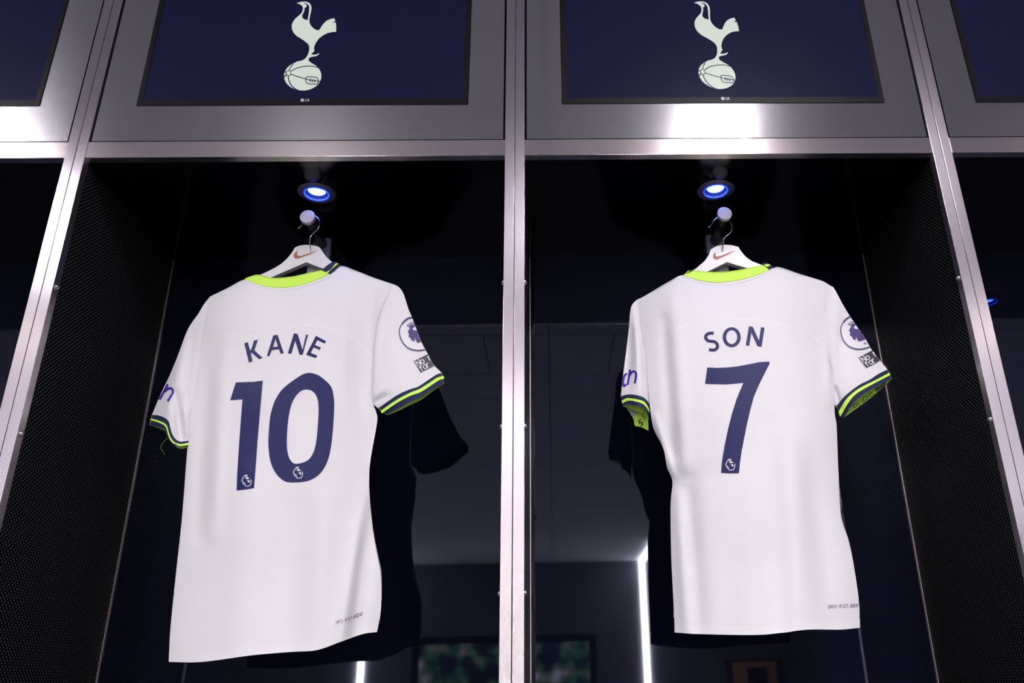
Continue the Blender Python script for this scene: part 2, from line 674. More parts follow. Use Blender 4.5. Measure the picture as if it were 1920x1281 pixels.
# ceiling light panels
LP = [(-2.25, -1.54), (0.77, -1.54), (3.80, -1.54), (-1.60, -4.2), (1.31, -4.2), (-2.17, -6.2), (1.74, -6.2)]  # second and rear rows are added, unseen, for more frontal light on the shirts
names = ['oblong ceiling light panel, ' + n for n in ('front row, on the left', 'front row, before the middle lockers', 'front row, on the right', 'added second row, left of centre', 'added second row, right of centre',
         'added rear row, on the left', 'added rear row, on the right')]
for (x, y), lb in zip(LP, names):
    t = thing('ceiling_light', lb, 'light', (x, y, CE), 'oblong light panels in the ceiling')
    hx_, hy_ = (0.085, 0.33) if y > -2 else (0.10, 0.55)
    fx, fy = hx_ + 0.02, hy_ + 0.02
    bm = bmesh.new()
    for a in ((-fx, fx, -fy, -hy_), (-fx, fx, hy_, fy), (-fx, -hx_, -hy_, hy_), (hx_, fx, -hy_, hy_)):
        add_box(bm, x + a[0], x + a[1], y + a[2], y + a[3], CE - 0.014, CE)
    bm_part('frame', bm, 'fixture', t)
    box('diffuser', x - hx_, x + hx_, y - hy_, y + hy_, CE - 0.010, CE - 0.004, 'light', t)
# small round downlights
SP = [(-3.1, -2.8), (-1.2, -2.8), (0.86, -2.8), (2.9, -2.8)]
for i, (x, y) in enumerate(SP):
    t = thing('ceiling_downlight', ['leftmost', 'second from left', 'third from left', 'rightmost'][i] + ' warm round downlight in the room ceiling', 'light', (x, y, CE), 'round downlights in the ceiling')
    lathe('trim', [(0.046, -0.003), (0.06, -0.006), (0.064, 0.0)], (x, y, CE), (0, 0, 1), 'fixture', t)
    lathe('lamp', [(0.0005, -0.002), (0.045, -0.002)], (x, y, CE), (0, 0, 1), 'spot', t)
# cove lights added along the side walls, out of view, to light the ceiling
for s, lb in ((-1, 'long added cove light strip along the left wall'), (1, 'long added cove light strip along the right wall')):
    xw = XL if s < 0 else XR
    t = thing('added_cove_light', lb, 'light', (xw, -5.5, CE - 0.25), 'added cove lights along the side walls')
    a, b = sorted((xw - s * 0.002, xw - s * 0.14))
    box('ledge', a, b, YF + 0.01, -0.9, CE - 0.27, CE - 0.25, 'fixture', t)
    a, b = sorted((xw - s * 0.03, xw - s * 0.10))
    box('strip', a, b, YF + 0.05, -0.95, CE - 0.249, CE - 0.235, 'cove', t)
# video wall and upright strips on the far wall
t = thing('video_wall', 'large video screen on the far wall, mirrored in the dark glass', 'screen', (-0.705, YF, 0.3))
frame_box('frame', -2.15, 0.74, 0.45, ZB - 0.275, -2.04, 0.63, 0.55, ZB - 0.385, YF + 0.002, YF + 0.06, 'bezel', t)
box('picture', -2.04, 0.63, YF + 0.02, YF + 0.04, 0.55, ZB - 0.385, 'video', t)
for x, lb in ((1.535, 'upright light strip right of the far video screen'), (-2.945, 'upright light strip left of the far video screen')):
    t = thing('light_strip', lb, 'light', (x, YF, 0.0), 'upright light strips by the video screen')
    box('channel', x - .05, x + .05, YF + .001, YF + .012, 0.05, CE - 0.01, 'fixture', t)
    box('upright_diffuser', x - .036, x + .036, YF + .012, YF + .03, 0.06, CE - 0.012, 'led', t)
    box('ceiling_diffuser', x - .036, x + .036, YF + .031, YF + 2.2, CE - 0.03, CE - 0.004, 'led', t)
dr = struct(box('door_1', 2.78, 3.66, YF + .002, YF + .05, 0.0, ZB - .70, 'door_frame'))
box('door_leaf', 2.88, 3.56, YF + .05, YF + .07, 0.02, ZB - .745, 'door', dr)
box('door_handle', 3.10, 3.40, YF + .07, YF + .11, 1.0, ZB - .83, 'door_frame', dr)


# ------------------------------------------------------------------ lockers
def ring_plate(name, x0, x1, y0, y1, cx, cy, r, z0, z1, mat, parent):
    n = 40
    bm = bmesh.new()
    def outer(k):
        a = 2 * PI * k / n
        dx, dy = math.cos(a), math.sin(a)
        ts = []
        if dx > 1e-6: ts.append((x1 - cx) / dx)
        if dx < -1e-6: ts.append((x0 - cx) / dx)
        if dy > 1e-6: ts.append((y1 - cy) / dy)
        if dy < -1e-6: ts.append((y0 - cy) / dy)
        t = min(ts)
        return cx + dx * t, cy + dy * t
    angs = [2 * PI * k / n for k in range(n)]
    for X, Y in ((x0, y0), (x1, y0), (x0, y1), (x1, y1)):
        angs.append(math.atan2(Y - cy, X - cx) % (2 * PI))
    angs = sorted(angs)
    ins, outs = {}, {}
    for z in (z0, z1):
        ins[z], outs[z] = [], []
        for a in angs:
            k = a / (2 * PI) * n
            ox, oy = outer(k)
            ins[z].append(bm.verts.new((cx + r * math.cos(a), cy + r * math.sin(a), z)))
            outs[z].append(bm.verts.new((ox, oy, z)))
    m = len(angs)
    for k in range(m):
        j = (k + 1) % m
        bm.faces.new((ins[z0][k], ins[z0][j], outs[z0][j], outs[z0][k]))
        bm.faces.new((ins[z1][k], outs[z1][k], outs[z1][j], ins[z1][j]))
        bm.faces.new((ins[z0][k], ins[z1][k], ins[z1][j], ins[z0][j]))
        bm.faces.new((outs[z0][k], outs[z0][j], outs[z1][j], outs[z1][k]))
    bmesh.ops.recalc_face_normals(bm, faces=bm.faces)
    return bm_part(name, bm, mat, parent)


LIGHT_X, LIGHT_Y = 0.0065, 0.1465       # downlight centre inside a bay
CUP_R = 0.0285


def make_locker():
    t = thing('locker', '', 'locker', (0, 0, 0))
    for s in (-1, 1):
        a, b = sorted((s * 0.4792, s * (0.48 - 0.0217)))
        p = box('post', a, b, 0.0, 0.020, 0.0, ZB + 0.70, 'steel_v', t, 0.0004)
        for z in (-1.87, -1.558, -1.246, -0.934, -0.622, -0.310):
            c = (s * (0.48 - 0.0217), 0.0115, ZB + z)
            lathe('screw', [(0.0062, 0.0), (0.0062, 0.001), (0.0054, 0.0028), (0.0038, 0.0042), (0.0024, 0.0047), (0.0021, 0.0030), (0.0002, 0.0030)], c, (-s, 0, 0), 'screw', p, 20)
        a, b = sorted((s * 0.479, s * 0.460))
        q = box('side_panel', a, b, 0.0205, DB - 0.0005, ZB - 1.75, ZB - 0.0005, 'mesh', t)
        a, b = sorted((s * 0.4599, s * 0.4580))
        box('edge_strip', a, b, DB - 0.0040, DB - 0.0008, ZB - 1.70, ZB - 0.004, 'strip', q)
    box('seam_shade_strip', 0.4793, 0.4807, 0.0010, 0.020, 0.0, ZB + 0.70, 'dark', t)  # black filler standing in for the shade inside the gap between posts
    xi = 0.48 - 0.0219
    box('crossbeam', -xi, xi, 0.0006, 0.0198, ZB, ZB + 0.0419, 'steel_h', t, 0.0008)
    box('head_rail', -xi, xi, 0.0006, 0.0198, ZB + 0.655, ZB + 0.6999, 'steel_h', t, 0.0008)
    frame_box('fascia', -0.4535, 0.4535, ZB + 0.0455, ZB + 0.651, -0.3735, 0.3735, ZB + 0.1405, ZB + 0.5655, 0.0030, 0.0150, 'fascia', t)
    box('fascia_backing', -xi, xi, 0.040, 0.050, ZB + 0.03, ZB + 0.70, 'dark', t)
    ring_plate('top_panel', -0.4795, 0.4795, 0.0206, DB - 0.0005, LIGHT_X, LIGHT_Y, CUP_R + 0.0075, ZB, ZB + 0.012, 'top', t)
    box('back_panel', -0.4795, 0.4795, DB, DB + 0.012, ZB - 1.75, ZB + 0.012, 'back', t)
    box('seat', -0.455, 0.455, -0.12, DB - 0.003, ZB - 1.80, ZB - 1.72, 'seat', t, 0.01)
    box('seat_base', -0.45, 0.45, 0.03, DB - 0.003, 0.0, ZB - 1.801, 'dark', t)
    box('upper_casing', -0.479, 0.479, 0.06, DB + 0.012, ZB + 0.03, ZB + 0.70, 'dark', t)
    return t


def make_screen():
    t = thing('display_screen', '', 'screen', (0, 0, ZB + 0.1412))
    x = 0.372
    z0, z1 = ZB + 0.1412, ZB + 0.5648
    frame_box('bezel', -x, x, z0, z1, -x + 0.0115, x - 0.0115, z0 + 0.0155, z1 - 0.0115, 0.0012, 0.030, 'bezel', t)
    d = box('display', -x + 0.0113, x - 0.0113, 0.0030, 0.0045, z0 + 0.0153, z1 - 0.0113, 'display', t)
    return t, d


def shift_left_bay(loops_list):
    return loops_list


lockers, screens = [], []
loc_labels = ['partly visible empty locker bay at the far left edge', 'steel-framed dark locker bay holding the shirt with the two-digit number',
              'steel-framed dark locker bay holding the shirt with the single-digit number', 'partly visible empty locker bay at the far right edge']
scr_labels = ['navy display screen cut off at the far left edge', 'navy display screen with white bird emblem above the two-digit shirt',
              'navy display screen with white bird emblem above the single-digit shirt', 'navy display screen cut off at the far right edge']
lk0 = make_locker()
sc0, dsp = make_screen()

# the bird-on-a-ball emblem, traced in the frame of the screen over the two-digit shirt
EX, EY, ES = 510, 0, 6.743
cock = [(310, 42), (345, 28), (385, 21), (430, 21), (465, 33), (490, 60), (500, 95), (495, 140), (483, 190), (472, 240), (472, 280), (490, 320), (520, 355), (555, 378),
        (590, 383), (605, 370), (625, 335), (650, 300), (690, 262), (740, 240), (787, 229), (800, 265), (762, 291), (805, 282), (812, 330), (810, 403), (760, 405), (700, 418),
        (640, 450), (590, 490), (555, 540), (533, 590), (530, 630), (540, 637), (510, 672), (492, 690), (530, 693), (565, 687), (600, 670), (585, 695), (555, 710), (510, 718),
        (475, 727), (462, 745), (465, 770), (480, 782), (500, 795), (300, 798), (300, 785), (320, 778), (370, 768), (410, 750), (440, 715), (462, 670), (473, 620), (470, 585),
        (455, 555), (420, 525), (370, 490), (310, 455), (270, 410), (252, 365), (250, 320), (262, 280), (290, 240), (330, 205), (365, 175), (385, 140), (393, 105), (385, 80), (365, 60), (340, 48)]
gap = [(397, 42), (425, 38), (455, 55), (472, 85), (470, 140), (460, 200), (450, 255), (410, 245), (385, 225), (380, 200), (395, 165), (410, 130), (413, 98), (432, 95), (440, 70), (430, 52), (412, 48)]
ball = []
for k in range(48):
    a = 2 * PI * k / 48
    ex, ey = 236 * math.cos(a), 184 * math.sin(a)
    ball.append((388 + ex, 961 + ey))
seams = [
    ([(240, 900), (290, 872), (350, 850), (450, 836), (530, 840), (600, 860)], 9),
    ([(235, 938), (330, 970), (430, 1000), (520, 1020), (608, 1030)], 9),
    ([(218, 890), (235, 850), (270, 808)], 9),
    ([(204, 960), (212, 1015), (245, 1080), (295, 1125), (350, 1150)], 11),
    ([(182, 912), (152, 905)], 9), ([(185, 948), (152, 978)], 9),
    ([(492, 992), (474, 1035)], 9), ([(520, 998), (502, 1042)], 9), ([(548, 1004), (532, 1046)], 9),
    ([(160, 905), (180, 930), (155, 972)], 5),
]
ringp = [(210 + 30 * math.cos(2 * PI * k / 20), 925 + 33 * math.sin(2 * PI * k / 20)) for k in range(20)]
lace = []
for k in range(28):
    a = 2 * PI * k / 28
    cx_, sx_ = math.cos(a), math.sin(a)
    lace.append((505 + 78 * math.copysign(abs(cx_) ** 0.55, cx_), 1018 + 46 * math.copysign(abs(sx_) ** 0.55, sx_) + cx_ * 8))


def bay_decal(name, loops_list, Y, mat, parent):
    """traced in the second bay, stored relative to its centre"""
    bm = fill2d(loops_list)
    for v in bm.verts:
        v.co = at(v.co.x, v.co.y, Y) + Vector((W / 2, 0, 0))
    for f in bm.faces:
        f.normal_update()
        if f.normal.y > 0:
            f.normal_flip()
    return bm_part(name, bm, mat, parent)


def cc(p):
    return crop(p, EX, EY, ES)


bay_decal('emblem', [[cc(cock), cc(gap)], [cc(ball)]], 0.0024, 'emblem', dsp)
sl = [stroke_poly(smooth_curve(cc(p), 14), 1.25 * w / ES) for p, w in seams]
sl += [stroke_poly(cc(ringp), 9 / ES, True), stroke_poly(cc(lace), 11 / ES, True)]
bay_decal('emblem_seams', sl, 0.0019, 'emblem_line', dsp)
lg = [[[(566.9 + 3.3 * math.cos(2 * PI * k / 20), 187.8 + 3.1 * math.sin(2 * PI * k / 20)) for k in range(20)]]]
lg += text_polys('LG', (572.3, 189.7), (3.9, 0), (0, -3.9), 1.1, 1.0, 0.8)
bay_decal('maker_logo', lg, 0.0007, 'logo', sc0)

for i in range(4):
    xc = (i - 1.5) * W
    lk = lk0 if i == 0 else copy_tree(lk0)
    lk.location = (xc, 0, 0)
    lk['label'] = loc_labels[i]
    lk['group'] = 'row of steel lockers'
    sc = sc0 if i == 0 else copy_tree(sc0)
    sc.location = (xc, 0, ZB + 0.1412)
    sc['label'] = scr_labels[i]
    sc['group'] = 'screens above the lockers'


# ------------------------------------------------------------------ blue lamps in the locker tops
def make_lamp():
    t = thing('recessed_lamp', '', 'lamp', (LIGHT_X, LIGHT_Y, ZB))
    c = (LIGHT_X, LIGHT_Y, ZB)
    lathe('trim_ring', [(0.0292, -0.0005), (0.0294, -0.0030), (0.0360, -0.0028), (0.0438, -0.0012), (0.0440, -0.0001)], c, (0, 0, 1), 'trim', t, 48)
    lathe('cup', [(0.0262, 0.001), (0.0235, 0.0030), (0.0200, 0.0060)], c, (0, 0, 1), 'cup', t, 48)
    lathe('lit_lip', [(0.0290, -0.0020), (0.0286, -0.0046), (0.0274, -0.0046), (0.0266, 0.0000)], c, (0, 0, 1), 'lamp_lit_lip', t, 48)  # lip glows by itself, imitating lamp light caught on it and the trim
    lathe('bulb', [(0.0003, 0.0045), (0.010, 0.0048), (0.0205, 0.0062)], c, (0, 0, 1), 'lamp', t, 40)
    return t


lam0 = make_lamp()
lam_l = ['blue recessed lamp in the far left locker', 'glowing blue recessed lamp above the two-digit shirt', 'glowing blue recessed lamp above the single-digit shirt', 'blue recessed lamp in the far right locker, mirrored in its dark glass']
for i in range(4):
    l = lam0 if i == 0 else copy_tree(lam0)
    l.location = ((i - 1.5) * W + LIGHT_X - (0.013 if i == 2 else 0), LIGHT_Y, ZB)
    l['label'] = lam_l[i]
    l['group'] = 'blue lamps in the locker tops'

# ------------------------------------------------------------------ coat hooks
HK = [(-0.4925, 'steel-ended black coat hook carrying the two-digit shirt'), (0.4921, 'steel-ended black coat hook carrying the single-digit shirt')]
HZ = ZB - 0.058
HY = 0.1561
for hx, lb in HK:
    t = thing('coat_hook', lb, 'hook', (hx, DB, HZ), 'coat hooks in the lockers')
    c = (hx, HY, HZ)
    kb = lathe('knob', [(0.0002, -0.0002), (0.006, 0.0), (0.0165, 0.0), (0.0178, 0.0014), (0.0178, 0.010), (0.0150, 0.0125), (0.0125, 0.0126)], c, (0, 1, 0), 'knob', t, 48, False)
    tube('arm', [(hx, HY + 0.012, HZ), (hx, HY + 0.06, HZ), (hx, 0.288, HZ)], 0.0135, 'arm', t, 28)
    bm = bmesh.new()
    add_box(bm, hx - 0.023, hx + 0.023, 0.288, 0.306, HZ - 0.085, HZ + 0.022, 0.008)
    bm_part('mount_plate', bm, 'block', t)
    box('mount_block', hx - 0.017, hx + 0.017, 0.306, DB - 0.001, HZ - 0.06, HZ + 0.012, 'arm', t, 0.002)


# ------------------------------------------------------------------ hangers
def make_hanger(lb, outline, swoosh, wire, Yh, inner, k):
    xm = outline[2][0]

    def hy(x):
        return Yh + k * (xm - x)

    c = at(*outline[0], Yh)
    t = thing('clothes_hanger', lb, 'hanger', (c.x, Yh, c.z), 'white clothes hangers')
    bm = fill2d([[outline]])
    for v in bm.verts:
        v.co = at(v.co.x, v.co.y, hy(v.co.x))
    r = bmesh.ops.extrude_face_region(bm, geom=list(bm.faces))
    vs = [g for g in r['geom'] if isinstance(g, bmesh.types.BMVert)]
    bmesh.ops.translate(bm, verts=vs, vec=(0, 0.014, 0))
    bmesh.ops.recalc_face_normals(bm, faces=bm.faces)
    bm_part('body', bm, 'hanger', t)
    bm = fill2d([[swoosh]])
    for v in bm.verts:
        v.co = at(v.co.x, v.co.y, hy(v.co.x) - 0.0006)
    for f in bm.faces:
        f.normal_update()
        if f.normal.y > 0:
            f.normal_flip()
    bm_part('tick_mark', bm, 'copper', t)
    tube('wire_hook', wire, 0.0016, 'wire', t, 10)
    bm = fill2d([[inner]])
    for v in bm.verts:
        v.co = at(v.co.x, v.co.y, Yh + 0.03)
    r = bmesh.ops.extrude_face_region(bm, geom=list(bm.faces))
    vs = [g for g in r['geom'] if isinstance(g, bmesh.types.BMVert)]
    bmesh.ops.translate(bm, verts=vs, vec=(0, 0.004, 0))
    bmesh.ops.recalc_face_normals(bm, faces=bm.faces)
    bm_part('inner_brace', bm, 'hanger', t)
    return t


Y0 = 0.178            # depth of the shirts' backs
YH = Y0 + 0.026


def lcrop(p):
    return crop(p, 480, 320, 5.823)


def rcrop(p):
    return crop(p, 1240, 320, 5.821)


h1 = lcrop([(425, 840), (470, 820), (540, 810), (620, 815), (680, 830), (705, 850), (735, 900), (775, 950), (830, 1000), (900, 1050), (1000, 1100), (1070, 1140), (1060, 1190), (1000, 1165), (850, 1110), (735, 1070), (640, 1035), (550, 1000),
            (430, 1052), (300, 1108), (160, 1170), (20, 1235), (-80, 1285), (-160, 1320), (-175, 1255), (-60, 1185), (40, 1140), (110, 1110), (200, 1065), (280, 1015), (340, 960), (390, 900)])
sw1 = lcrop([(410, 930), (415, 908), (445, 880), (455, 882), (450, 900), (448, 915), (465, 930), (490, 930), (540, 915), (610, 892), (680, 868), (620, 900), (560, 925), (490, 950), (455, 962), (425, 958), (412, 945)])
h2 = rcrop([(540, 860), (600, 825), (690, 808), (770, 815), (840, 832), (870, 880), (920, 940), (990, 990), (1070, 1020), (1180, 1060), (1330, 1105), (1320, 1160), (1150, 1125), (1030, 1095), (940, 1065), (820, 1030), (713, 998),
            (620, 1045), (540, 1085), (400, 1150), (250, 1225), (140, 1275), (130, 1215), (180, 1180), (330, 1100), (390, 1060), (470, 990), (520, 920)])
sw2 = rcrop([(565, 930), (575, 905), (592, 893), (593, 910), (590, 925), (605, 938), (640, 932), (700, 910), (770, 885), (825, 865), (770, 895), (720, 920), (650, 950), (605, 970), (580, 965), (568, 950)])
YW = HY + 0.024


def wire_path(pts, hx, hang):
    q = [at(p[0], p[1], YW) for p in smooth_curve(pts, 40)]
    n = len(q)
    base = at(*hang, YH + 0.007)
    # ease the foot of the wire into the middle of the hanger
    for i in range(8):
        w = (1 - i / 8) ** 1.5
        q[i] = q[i].lerp(Vector((q[i].x, YH + 0.007, q[i].z)), w)
    return q


w1 = lcrop([(572, 850), (572, 800), (577, 765), (592, 728), (630, 683), (670, 645), (692, 603), (696, 565), (682, 528), (652, 500), (615, 478), (575, 478), (545, 500), (520, 545), (505, 582), (490, 610), (460, 632)])
w2 = rcrop([(686, 850), (685, 800), (682, 752), (700, 722), (750, 682), (772, 637), (768, 592), (742, 550), (710, 505), (670, 480), (635, 490), (605, 520), (562, 560), (540, 600), (512, 620)])
br1 = lcrop([(558, 985), (556, 1150), (650, 1160), (760, 1130), (760, 1060), (650, 1015)])
br2 = rcrop([(733, 985), (735, 1150), (640, 1160), (540, 1140), (545, 1070), (640, 1020)])
make_hanger('white hanger with copper tick inside the two-digit shirt', h1, sw1, wire_path(w1, HK[0][0], w1[0]), YH, br1, 0.044 / 345)
make_hanger('white hanger with copper tick inside the single-digit shirt', h2, sw2, wire_path(w2, HK[1][0], w2[0]), YH, br2, 0.036 / 360)


# ------------------------------------------------------------------ shirts
def coons(T, B, L, R, ns, nt):
    T, B = smooth_curve(T, ns), smooth_curve(B, ns)
    L, R = smooth_curve(L, nt), smooth_curve(R, nt)
    g = []
    for j in range(nt):
        t = j / (nt - 1)
        row = []
        for i in range(ns):
            s = i / (ns - 1)
            p = (1 - t) * T[i] + t * B[i] + (1 - s) * L[j] + s * R[j] - ((1 - s) * (1 - t) * T[0] + s * (1 - t) * T[-1] + (1 - s) * t * B[0] + s * t * B[-1])
            row.append(p)
        g.append(row)
    return g


def seg_dist(p, a, b):
    ab = b - a
    t = max(0, min(1, (p - a).dot(ab) / ab.length_squared))
    return (p - a - ab * t).length, t


def fold_sum(p, folds):
    y = 0
    for (x0, y0, x1, y1, w, amp) in folds:
        d, t = seg_dist(p, Vector((x0, y0)), Vector((x1, y1)))
        if d < 3 * w:
            y += amp * math.exp(-(d / w) ** 2) * math.sin(PI * min(1, max(0, 0.12 + 0.76 * t))) ** 0.5
    return y


def grid_faces(ns, nt, off=0, flip=False):
    fs = []
    for j in range(nt - 1):
        for i in range(ns - 1):
            a = off + j * ns + i
            q = (a, a + ns, a + ns + 1, a + 1)
            fs.append(q[::-1] if flip else q)
    return fs


def make_shirt(cfg):
    lb = cfg['label']
    hem_mid = cfg['B'][len(cfg['B']) // 2]
    base = at(hem_mid[0], hem_mid[1], Y0)
    sh = thing('football_shirt', lb, 'shirt', (base.x, Y0, base.z), 'white football shirts on hangers')
    yaw = cfg['yaw']
    ns, nt = 90, 120
    g = coons(cfg['T'], cfg['B'], cfg['L'], cfg['R'], ns, nt)
    nl, nr = cfg['neck']                       # s range of the neck opening

    def body_y(s, t, p):
        e = abs(2 * s - 1)
        y = Y0 + yaw * (1 - 2 * s) + (0.030 + 0.012 * t) * e ** 2.6
        y += 0.012 * (1 - min(1, t / 0.10)) ** 2          # shoulders roll back over the hanger
        y -= 0.012 * math.sin(PI * min(1, t / 0.8)) * (1 - e ** 2)
        y += 1.4 * fold_sum(p, cfg['folds'])
        return y

    back, front = [], []
    for j in range(nt):
        t = j / (nt - 1)
        for i in range(ns):
            s = i / (ns - 1)
            p = g[j][i]
            y = body_y(s, t, p)
            q = at(p.x, p.y, y)
            back.append(q)
            e = math.sin(PI * s)
            neck = math.exp(-((s - (nl + nr) / 2) / ((nr - nl) * 0.42)) ** 4)
            thick = (0.03 + 0.065 * min(1, t / 0.25)) * e ** 0.7 * (1 if t > 0 else 0.0)
            thick = max(0.0, (0.09 * min(1, t / 0.22) ** 0.7) * e ** 0.7 + 0.045 * neck * max(0, 1 - t / 0.2))
            fz = q.z - 0.055 * neck * max(0, 1 - t / 0.25) ** 2 + 0.028 * t ** 6
            front.append(Vector((q.x, q.y + thick, fz)))
    nb = len(back)
    fs = grid_faces(ns, nt) + grid_faces(ns, nt, nb, True)
    # shoulder joins outside the neck, and both side seams share positions
    for i in range(ns - 1):
        s = (i + .5) / (ns - 1)
        if s < nl or s > nr:
            fs.append((i, i + 1, nb + i + 1, nb + i))
    body = part('body', back + front, fs, 'white', sh, True)
    bvh = BVHTree.FromPolygons(back, grid_faces(ns, nt))
    # hem band
    hb, hf = [], []
    j0 = nt - 4
    for j in range(j0, nt):
        for i in range(ns):
            hb.append(back[j * ns + i] + Vector((0, -0.0012, -0.0004)))
    part('hem', hb, grid_faces(ns, 4), 'white_plain', sh, True)
    # yoke seam
    cloth_decal('yoke_seam', [stroke_poly(smooth_curve(cfg['yoke'], 60), 2.2)], bvh, 'seam', sh, 4.0, 0.0007)
    # collar: back band, its white edge and the striped shoulder ends
    for k, (nm, a, b, mat, oy) in enumerate(cfg['collar']):
        A, B = smooth_curve(a, 40), smooth_curve(b, 40)
        vs = []
        yb = []
        for i in range(40):
            hit = None
            for dd in (1.5, 4.0, 8.0, 14.0):
                hit = bvh.ray_cast(CAMP, ray(B[i].x, B[i].y + dd).normalized())[0]
                if hit is not None:
                    break
            yb.append(hit.y if hit is not None else (yb[-1] if yb else Y0 + 0.012))
        for r in range(5):
            w = r / 4
            for i in range(40):
                p = A[i].lerp(B[i], w)
                vs.append(at(p.x, p.y, yb[i] + oy + 0.004 * (1 - w)))
        # thickness
        n0 = len(vs)
        vs += [v + Vector((0, 0.0016, 0)) for v in vs]
        f2 = grid_faces(40, 5) + grid_faces(40, 5, n0, True)
        for i in range(39):
            f2.append((i + 1, i, n0 + i, n0 + i + 1))
            f2.append((160 + i, 161 + i, n0 + 161 + i, n0 + 160 + i))
        part(nm, vs, f2, mat, sh, True)

    # sleeves
    bv = {}
    for side in ('left', 'right'):
        c = cfg[side]
        m, k = 44, 44
        # s: outer -> inner across, t: shoulder seam -> cuff
        gg = coons(c['seam'], c['cuff'][0], c['outer'], c['inner'], m, k)
        ye = Y0 + (yaw if side == 'left' else -yaw) + 0.030
        sb, sf = [], []

        def sl_y(s, t, p):
            e = math.sin(PI * (0.10 + 0.80 * s))
            y = ye + 0.012 - 0.026 * e * (0.35 + 0.65 * t) + c.get('lean', 0) * t * (1 - s) + 0.010 * s ** 4 * t
            y += 0.012 * (1 - t) ** 4 * s * 0
            y += fold_sum(p, c['folds'])
            return y
        for j in range(k):
            t = j / (k - 1)
            for i in range(m):
                s = i / (m - 1)
                q = at(gg[j][i].x, gg[j][i].y, sl_y(s, t, gg[j][i]))
                sb.append(q)
                sf.append(q + Vector((0, c['depth'] * math.sin(PI * s) ** 0.7 * (0.45 + 0.55 * t), 0)))
        n0 = len(sb)
        fl = side == 'right'
        so = part('sleeve', sb + sf, grid_faces(m, k, 0, not fl) + grid_faces(m, k, n0, fl), 'white', sh, True)
        so['label'] = side + ' sleeve seen from behind'
        bv[side] = BVHTree.FromPolygons(sb, grid_faces(m, k))
        # cuff: four edge curves from sleeve to rim
        cu = [smooth_curve(cc_, m) for cc_ in c['cuff']]

        def cuff_pt(lv, i, fr):
            p = cu[lv][i]
            s = i / (m - 1)
            y = sl_y(s, 1.0, gg[k - 1][i]) - 0.0012
            q = at(p.x, p.y, y)
            if fr:
                q = q + Vector((0, c['depth'] * math.sin(PI * s) ** 0.7 + 0.0012, -c.get('drop', 0) * math.sin(PI * s) ** 0.8))
            return q

        def strip(name, l0, l1, mat, parent, off, halves=('b', 'f')):
            vs, f3 = [], []
            for hf in halves:
                o0 = len(vs)
                for lv in (l0, l1):
                    for i in range(m):
                        q = cuff_pt(lv, i, hf == 'f')
                        vs.append(q + Vector((0, off if hf == 'b' else -off, 0)))
                f3 += grid_faces(m, 2, o0, (hf == 'f') == fl)
            return part(name, vs, f3, mat, parent, True)
        cf = strip('cuff', 0, 3, 'navy', sh, 0.0)
        strip('cuff_stripe', 1, 2, 'lime', cf, -0.0009, ('b',))
        lin = strip('cuff_lining', 0, 3, 'lime', cf, 0.0016)
        bv[side + '_lin'] = lin
        if 'fold_over' in c:
            fo = c['fold_over']
            A, B = smooth_curve(fo[0], 30), smooth_curve(fo[1], 30)
            C = smooth_curve(fo[2], 30)
            vs = []
            for r in range(6):
                for i in range(30):
                    p = A[i].lerp(B[i], r / 5)
                    vs.append(at(p.x, p.y, ye + 0.012 + 0.03 * math.sin(PI * i / 29) + 0.006 * r / 5))
            part('cuff_fold', vs, grid_faces(30, 6), 'lime', cf, True)
            bv[side + '_fold'] = BVHTree.FromPolygons(vs, grid_faces(30, 6))
            vs = []
            for r in range(6):
                for i in range(30):
                    p = C[i].lerp(A[i], r / 5)
                    vs.append(at(p.x, p.y, ye + 0.014 + 0.032 * math.sin(PI * i / 29)))
            part('sleeve_lining', vs, grid_faces(30, 6), 'white_plain', so, True)
        c['obj'] = so
        c['cf'] = cf
    return sh, body, bvh, bv


